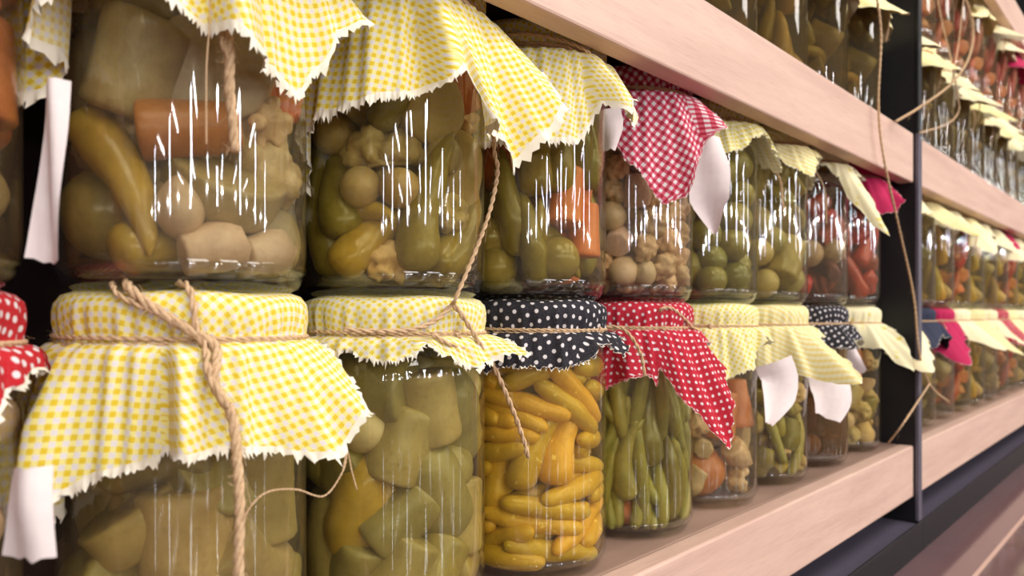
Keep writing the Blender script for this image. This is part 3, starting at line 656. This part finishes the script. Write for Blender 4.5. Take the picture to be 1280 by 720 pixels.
    hero(2,1,'ygs','jar with a tomato and green peppers under yellow gingham, upper row',G2,'yellow',
         [(-180,2.5,60),(-110,3,60),(-70,4.0,74),(-30,'y',190,78),(5,'y',186,78),(25,'y',184,78),(33,'y',166,74),(38,'y',140,70),(46,'y',154,62),('P',60,789,163),('P',67,784,132),('P',78,760,104),(100,2.0,50)],
         [-60,34,120],[('tomato','tomato',2,'r'),('small_green_tomato','green',10,'r'),('pickled_pepper','opep',14,'v'),('carrot_piece','carrot',6,'v'),('cauliflower_floret','cauli',3,'r')],
         [('tomato','tomato',-.35,7.4,0,0),('small_green_tomato','green',-.6,1.9,0,0),('small_green_tomato','green',-.55,4.4,0,0),('pickled_pepper','opep',.35,8.8,65,0),('carrot_piece','carrot',.6,5.8,88,0),('pickled_pepper','opep',.1,3.2,-35,0),('pearl_onion','cauli',.05,10.5,0,0),('carrot_piece','carrot',.85,4,88,0)],'the tomato and pepper jar',
         dict(wave=(.0014,9),folds=.0045,top_rot=25,fray=.0026),
         tw=[([('p',-60,4.5,14.6),('p',-40,4.8,14.3),('p',-25,4.9,13.7),(672,100,.243),(685,130,.24),(697,158,.239)],.0012,30),([('p',-45,4.6,13.3),('p',-10,4.75,14.0),('p',30,4.8,13.6),('p',55,4.9,12.9)],.0011,20)],knot=-30)
    hero(3,1,'rg','jar of small white pickles under a red gingham cover, upper row',G2,'pink',
         [(-180,2.5,60),(-110,3,60),(-60,'y',140,76),(-25,'y',150,80),(-8,'y',190,78),(2,'y',212,78),('P',24,830,256),('P',33,848,252),('P',42,868,205),('P',54,897,167),('P',66,879,145),(80,2.0,40),(96,2.4,50)],
         [-30,48,140],[('small_floret','cauli',58,'r'),('pearl_onion','pale',12,'r'),('garlic_clove','garlic',16,'r'),('vegetable_chunk','pale',8,'r')],[('pearl_onion','garlic',-.3,5.6,0,0)],'the red gingham jar',
         dict(wave=(.001,7),folds=.005,top_rot=30,fray=.0006),tw=[],strips=[([(886,170,.236),(888,215,.232),(886,250,.232),(893,292,.233)],[.016,.026,.026,.004]),([(748,140,.257),(757,165,.252),(760,188,.25)],[.028,.024,.008])],knot=80)
    hero(4,1,'ygp','jar of green tomatoes under a short yellow checked cover, upper row',G2,'green',relc(7.6,20,62),[-60,30,120],
         [('small_green_tomato','green',44,'r')],[],'the green tomato jar',dict(NA=390,folds=.003,fray=.0006,pleat=.001),knot=30)
    hero(5,1,'ystr','jar of olive green pickles under a small lemon striped cover, upper row',G2,'green',relc(7.5,40,62),[-20,70,170],
         [('small_green_tomato','cukel',20,'r'),('cucumber_chunk','cuke',14,'r')],[],'the upper lemon striped jar',dict(NA=300,folds=.003,fray=.0006),
         tw=[([(962,205,.255),(975,225,.248),(978,255,.246),(980,262,.246)],.0012,20),([(1010,200,.25),(1030,235,.246),(1033,280,.246)],.0008,0)],knot=0)
    hero(6,1,'fl','jar with dark pickles and a cream floral flap, upper row',G2,'pink',
         [(-180,2.5,60),(-60,2.0,78),(0,'y',205,78),(25,'y',212,70),('P',42,1035,230),('P',49,1073,270),('P',52,1106,298),('P',58,1092,262),('P',68,1060,215),(90,2,50)],
         [-40,30,140],[('pepper_piece','redpep',10,'r'),('pepper_piece','purple',12,'r'),('small_green_tomato','beige',6,'r')],[('small_green_tomato','beige',.3,5,0,0)],'the upper cream floral jar',dict(NA=300,folds=.003,fray=.0006),knot=20)
    hero(7,1,'mag','jar of red peppers under a magenta cover, last before the post, upper row',G2,'pink',
         [(-180,2.5,60),(-60,2.0,70),(0,'y',240,70),(25,'y',250,70),('P',38,1092,272),('P',50,1112,270),('P',58,1127,254),('P',68,1100,226),(90,2,50)],
         [-40,30,140],[('pickled_pepper','redpep',26,'r'),('pepper_piece','redpep',14,'r')],[],'the magenta covered jar by the post',dict(NA=300,folds=.004,fray=.0006),knot=30)
HEROES()
# ---------------------------------------------------------------- simpler jars: shelf above and the bay beyond the post
def covers_lo(seed):
    rd=random.Random(seed); out={}
    return out
def lo_cover(mk,hs,rot,flap,seed,fa):
    def fl(a): 
        d=abs((a-rot+180)%360-180); return -30*math.exp(-(d/30)**2)
    cps=relc(hs,rot,68,fl); cps=[(a,L+(flap*math.exp(-((((a-rot+180)%360-180))/26)**2)),d) for a,L,d in cps]
    return cloth(fa,cps,CL[mk],[rot-60,rot+60,rot+180],seed=seed,NA=110,MS=9,folds=.004,fray=.0006,pleat=.0009)
ORD=['first','second','third','fourth','fifth','sixth','seventh','eighth','ninth','tenth','eleventh','twelfth']
PK={}
def lo_pack(name):
    if name in PK: return PK[name]
    R_={'olive':[('pepper_piece','opep',8,'r'),('cucumber_chunk','cuke',5,'r'),('small_pepper','ypep',5,'r')],
        'green':[('small_green_tomato','green',13,'r'),('small_green_tomato','cukel',5,'r')],
        'amber':[('pickled_pepper','ypep',8,'v'),('vegetable_chunk','cauli',8,'r')],
        'red':[('pickled_pepper','redpep',9,'v'),('vegetable_chunk','carrot',7,'r')],
        'mixed':[('cauliflower_floret','cauli',5,'r'),('carrot_piece','carrot',4,'r'),('cucumber_chunk','cukel',6,'r')]}[name]
    # spread round the glass on the aisle side
    PK[name]=fill(R_,[],math.radians(-150),seed=len(name)*3,iters=60); return PK[name]
def lo_jar(x,z,where,cover,hs,rot,flap,brine,content,seed,group):
    fa=facing(x); cm=lo_cover(cover,hs,rot,flap,seed,fa) if cover else None
    parts=tie_parts(fa,20,.0011,False,seed)
    rd=random.Random(seed)
    if rd.random()<.4:
        a=rd.uniform(0,60); parts.append(twine([pol(fa,a,4.6*c,13.5*c),pol(fa,a,5.6*c,12.5*c),pol(fa,a+4,6.2*c,10.5*c),pol(fa,a,6.1*c,8*c)],.0009,0,.004))
    CNM={'ygp':'pale yellow gingham','ystr':'lemon striped','nd':'navy dotted','navy':'dark blue','rd':'red dotted','mag':'magenta','cream':'cream','fl':'cream floral','ycr':'pale lemon','ygs':'yellow gingham'}
    new_jar(x,z,f"jar with a {CNM[cover]} cover, {where}",group,'lo',brine,cm,mesh('twine',*cat(parts),TW))
    place(lo_pack(content),(x,NJ,z),f"the jar {where}",spin=fa-math.radians(-150))
X2=.942
rr=random.Random(3)
low_cov=['cream','navy','mag','cream','ystr','fl','rd','ycr','cream','ygp','fl']; top_cov=['cream','ystr','fl','ycr','cream','fl','mag','cream','ycr','mag','cream']
for i in range(11):
    x=X2+i*D; o_=ORD[i]
    lo_jar(x,ZS,f"{o_} past the post, far bottom row",low_cov[i],8.2,rr.uniform(20,70),[3.5,1,3.6,2][i%4],rr.choice(['yellow','clear']),['amber','olive','mixed','red'][i%4 if i!=2 else 1],100+i,'jars in the bottom row of the far bay')
    lo_jar(x,ZS+H,f"{o_} past the post, far second row",top_cov[i],8.0,rr.uniform(20,70),[1,3.6,2][i%3],'yellow',['amber','olive','amber','red'][i%4],200+i,'jars in the second row of the far bay')
    lo_jar(x,ZR2,f"{o_} past the post, far third row",['cream','ycr','fl','cream','ygp'][i%5],8.0,rr.uniform(20,70),2,'shaded','olive',300+i,'jars on the upper shelf of the far bay')
    lo_jar(x,ZR2+H,f"{o_} past the post, far topmost row",['fl','cream','mag','cream','ycr'][i%5],8.0,rr.uniform(20,70),2,'clear',['olive','red','red','red'][min(i,3)],400+i,'jars in the topmost row of the far bay')
for i,k in enumerate(range(2,8)):
    x=S0X+k*D
    lo_jar(x,ZR2,f"{ORD[7-k]} left of the post, upper shelf",['cream','ycr','fl'][k%3],8.0,40,2,'shaded',['olive','olive','amber'][k%3],500+i,'jars on the upper shelf of the near bay')
# ---------------------------------------------------------------- loose twine hanging over the rail by the post
def loose(pts,r,label,hair=20,seed=3):
    P=[at(*q) for q in pts]; o=P[0].copy(); me=mesh('loose_twine',*twine([p-o for p in P],r,hair,.003,seed),TW)
    link('loose_twine',me,None,o,label=label,category='twine')
loose([(1090,-40,.218),(1101,40,.217),(1098,130,.2165),(1105,200,.2165),(1125,290,.2165),(1142,370,.2165),(1149,440,.2165),(1163,482,.216),(1186,503,.216)],.0013,'long strand of twine hanging over the rail just left of the black post')
loose([(1111,553,.232),(1130,528,.216),(1150,498,.2155),(1162,480,.2155)],.0012,'short slanting twine end crossing the foot of the black post')
loose([(1120,152,.2165),(1150,134,.216),(1190,104,.2155),(1212,70,.216),(1216,30,.22),(1200,-20,.225)],.0016,'thick twine slanting up right across the top of the black post')
loose([(1168,-20,.225),(1178,30,.22),(1190,80,.216),(1197,120,.2155),(1198,140,.2155),(1184,155,.216),(1150,166,.2165)],.0011,'curled twine looping down in front of the first upper far jar')
loose([(1206,-15,.223),(1200,40,.219),(1194,80,.217),(1190,104,.2165)],.0010,'thin straight twine meeting the thick strand beside the post')
# ---------------------------------------------------------------- shelving
def shelf_bay(label,x0,x1,post):
    e=bpy.data.objects.new('display_shelf',None); COL.objects.link(e); e.location=(x0,.36,0); e['label']=label; e['category']='shelf'; e['group']='shelving bays'
    off=Vector((x0,.36,0))
    def part(nm,m,*bx,**k):
        v,f=cat([boxm(*b,**k) for b in bx]); v=[Vector(q)-off for q in v]; link(nm,mesh(nm,v,f,m,False),e)
    g=.0004
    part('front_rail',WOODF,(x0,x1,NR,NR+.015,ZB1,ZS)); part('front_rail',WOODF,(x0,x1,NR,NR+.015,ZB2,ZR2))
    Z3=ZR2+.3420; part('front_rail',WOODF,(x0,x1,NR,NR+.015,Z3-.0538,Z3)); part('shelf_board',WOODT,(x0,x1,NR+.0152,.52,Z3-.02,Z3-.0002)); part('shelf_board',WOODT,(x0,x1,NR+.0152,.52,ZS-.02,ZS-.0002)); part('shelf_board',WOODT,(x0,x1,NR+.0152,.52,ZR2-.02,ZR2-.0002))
    part('steel_ledge',LEDG,(x0,x1,.219,.52,.022,.0315))
    part('base_bumper',BLK,(x0,x1+.0128,.2165,.219,.0,.033),bev=.0006)
    part('plinth',BLK,(x0,x1,.235,.5,.001,.0218))
    part('back_panel',DRK,(x0,x1,.521,.53,.03,1.5))
    if post:
        part('upright',BLK,(x1+.0005,x1+.0125,.2222,.53,.0316,1.5),bev=0)
        part('upright_edge',GRY,(x1+.0005,x1+.0125,.2178,.222,.0335,ZR2),bev=.0008); part('upright_edge',BLK,(x1+.0005,x1+.0125,.2178,.222,ZR2+.0003,1.5),bev=.0008)
PX=.875
shelf_bay('near shelving bay of pale wood rails left of the black post',-1.0,PX,True)
shelf_bay('far shelving bay of pale wood rails right of the black post',PX+.013,2.6,True)
fl=mesh('floor',*boxm(-9,14,-18,3,-.02,0,bev=0),m_floor(),False); link('floor',fl,kind='structure')
ce=mesh('ceiling',*boxm(-12,16,-18,3,3.0,3.05,bev=0),m_plain('ceiling_paint',srgb(120,112,108),srgb(112,106,102)),False); link('ceiling',ce,kind='structure')
# ---------------------------------------------------------------- lights
def area(name,loc,sx,sy,power,col=(1,.94,.87),target=None):
    L=bpy.data.lights.new(name,'AREA'); L.shape='RECTANGLE'; L.size=sx; L.size_y=sy; L.energy=power; L.color=col
    o=bpy.data.objects.new(name,L); COL.objects.link(o); o.location=loc
    if target is not None:
        d=Vector(target)-Vector(loc); o.rotation_euler=d.to_track_quat('-Z','Y').to_euler()
    return o
for i,(x,y) in enumerate([(-.6,-1.1),(1.2,-1.1),(3.2,-1.1),(-.6,-3.0),(1.2,-3.0),(3.2,-3.0)]):
    area('ceiling_panel_light',(x,y,2.6),1.1,1.1,30,target=(x*.6+.1,.25,.3))
for i in range(1,7):
    x=-11+i*2.9
    area('ceiling_tube_light',(x,-8.2,2.75),.16,1.8,48,(1,.97,.93)); area('ceiling_tube_light',(x+1.2,-13,2.75),.16,2.6,58,(.9,.95,1))
for i in range(12):
    area('row_spot_light',(-13+i*2.4,-10,1.75),.1,.1,42,(1,.97,.95),target=(.3,.2,.3))
for i in range(7):
    area('added_streak_light',(-3.2+i*1.15,-2.6,.9),.07,.62,4.2,(.88,.94,1),target=(-3.2+i*1.15,.3,.9))  # unseen upright strips, added to give the jars pale vertical streaks
w=bpy.data.worlds.new('store'); scn.world=w; w.use_nodes=True; w.node_tree.nodes['Background'].inputs[0].default_value=(.80,.66,.56,1); w.node_tree.nodes['Background'].inputs[1].default_value=.38
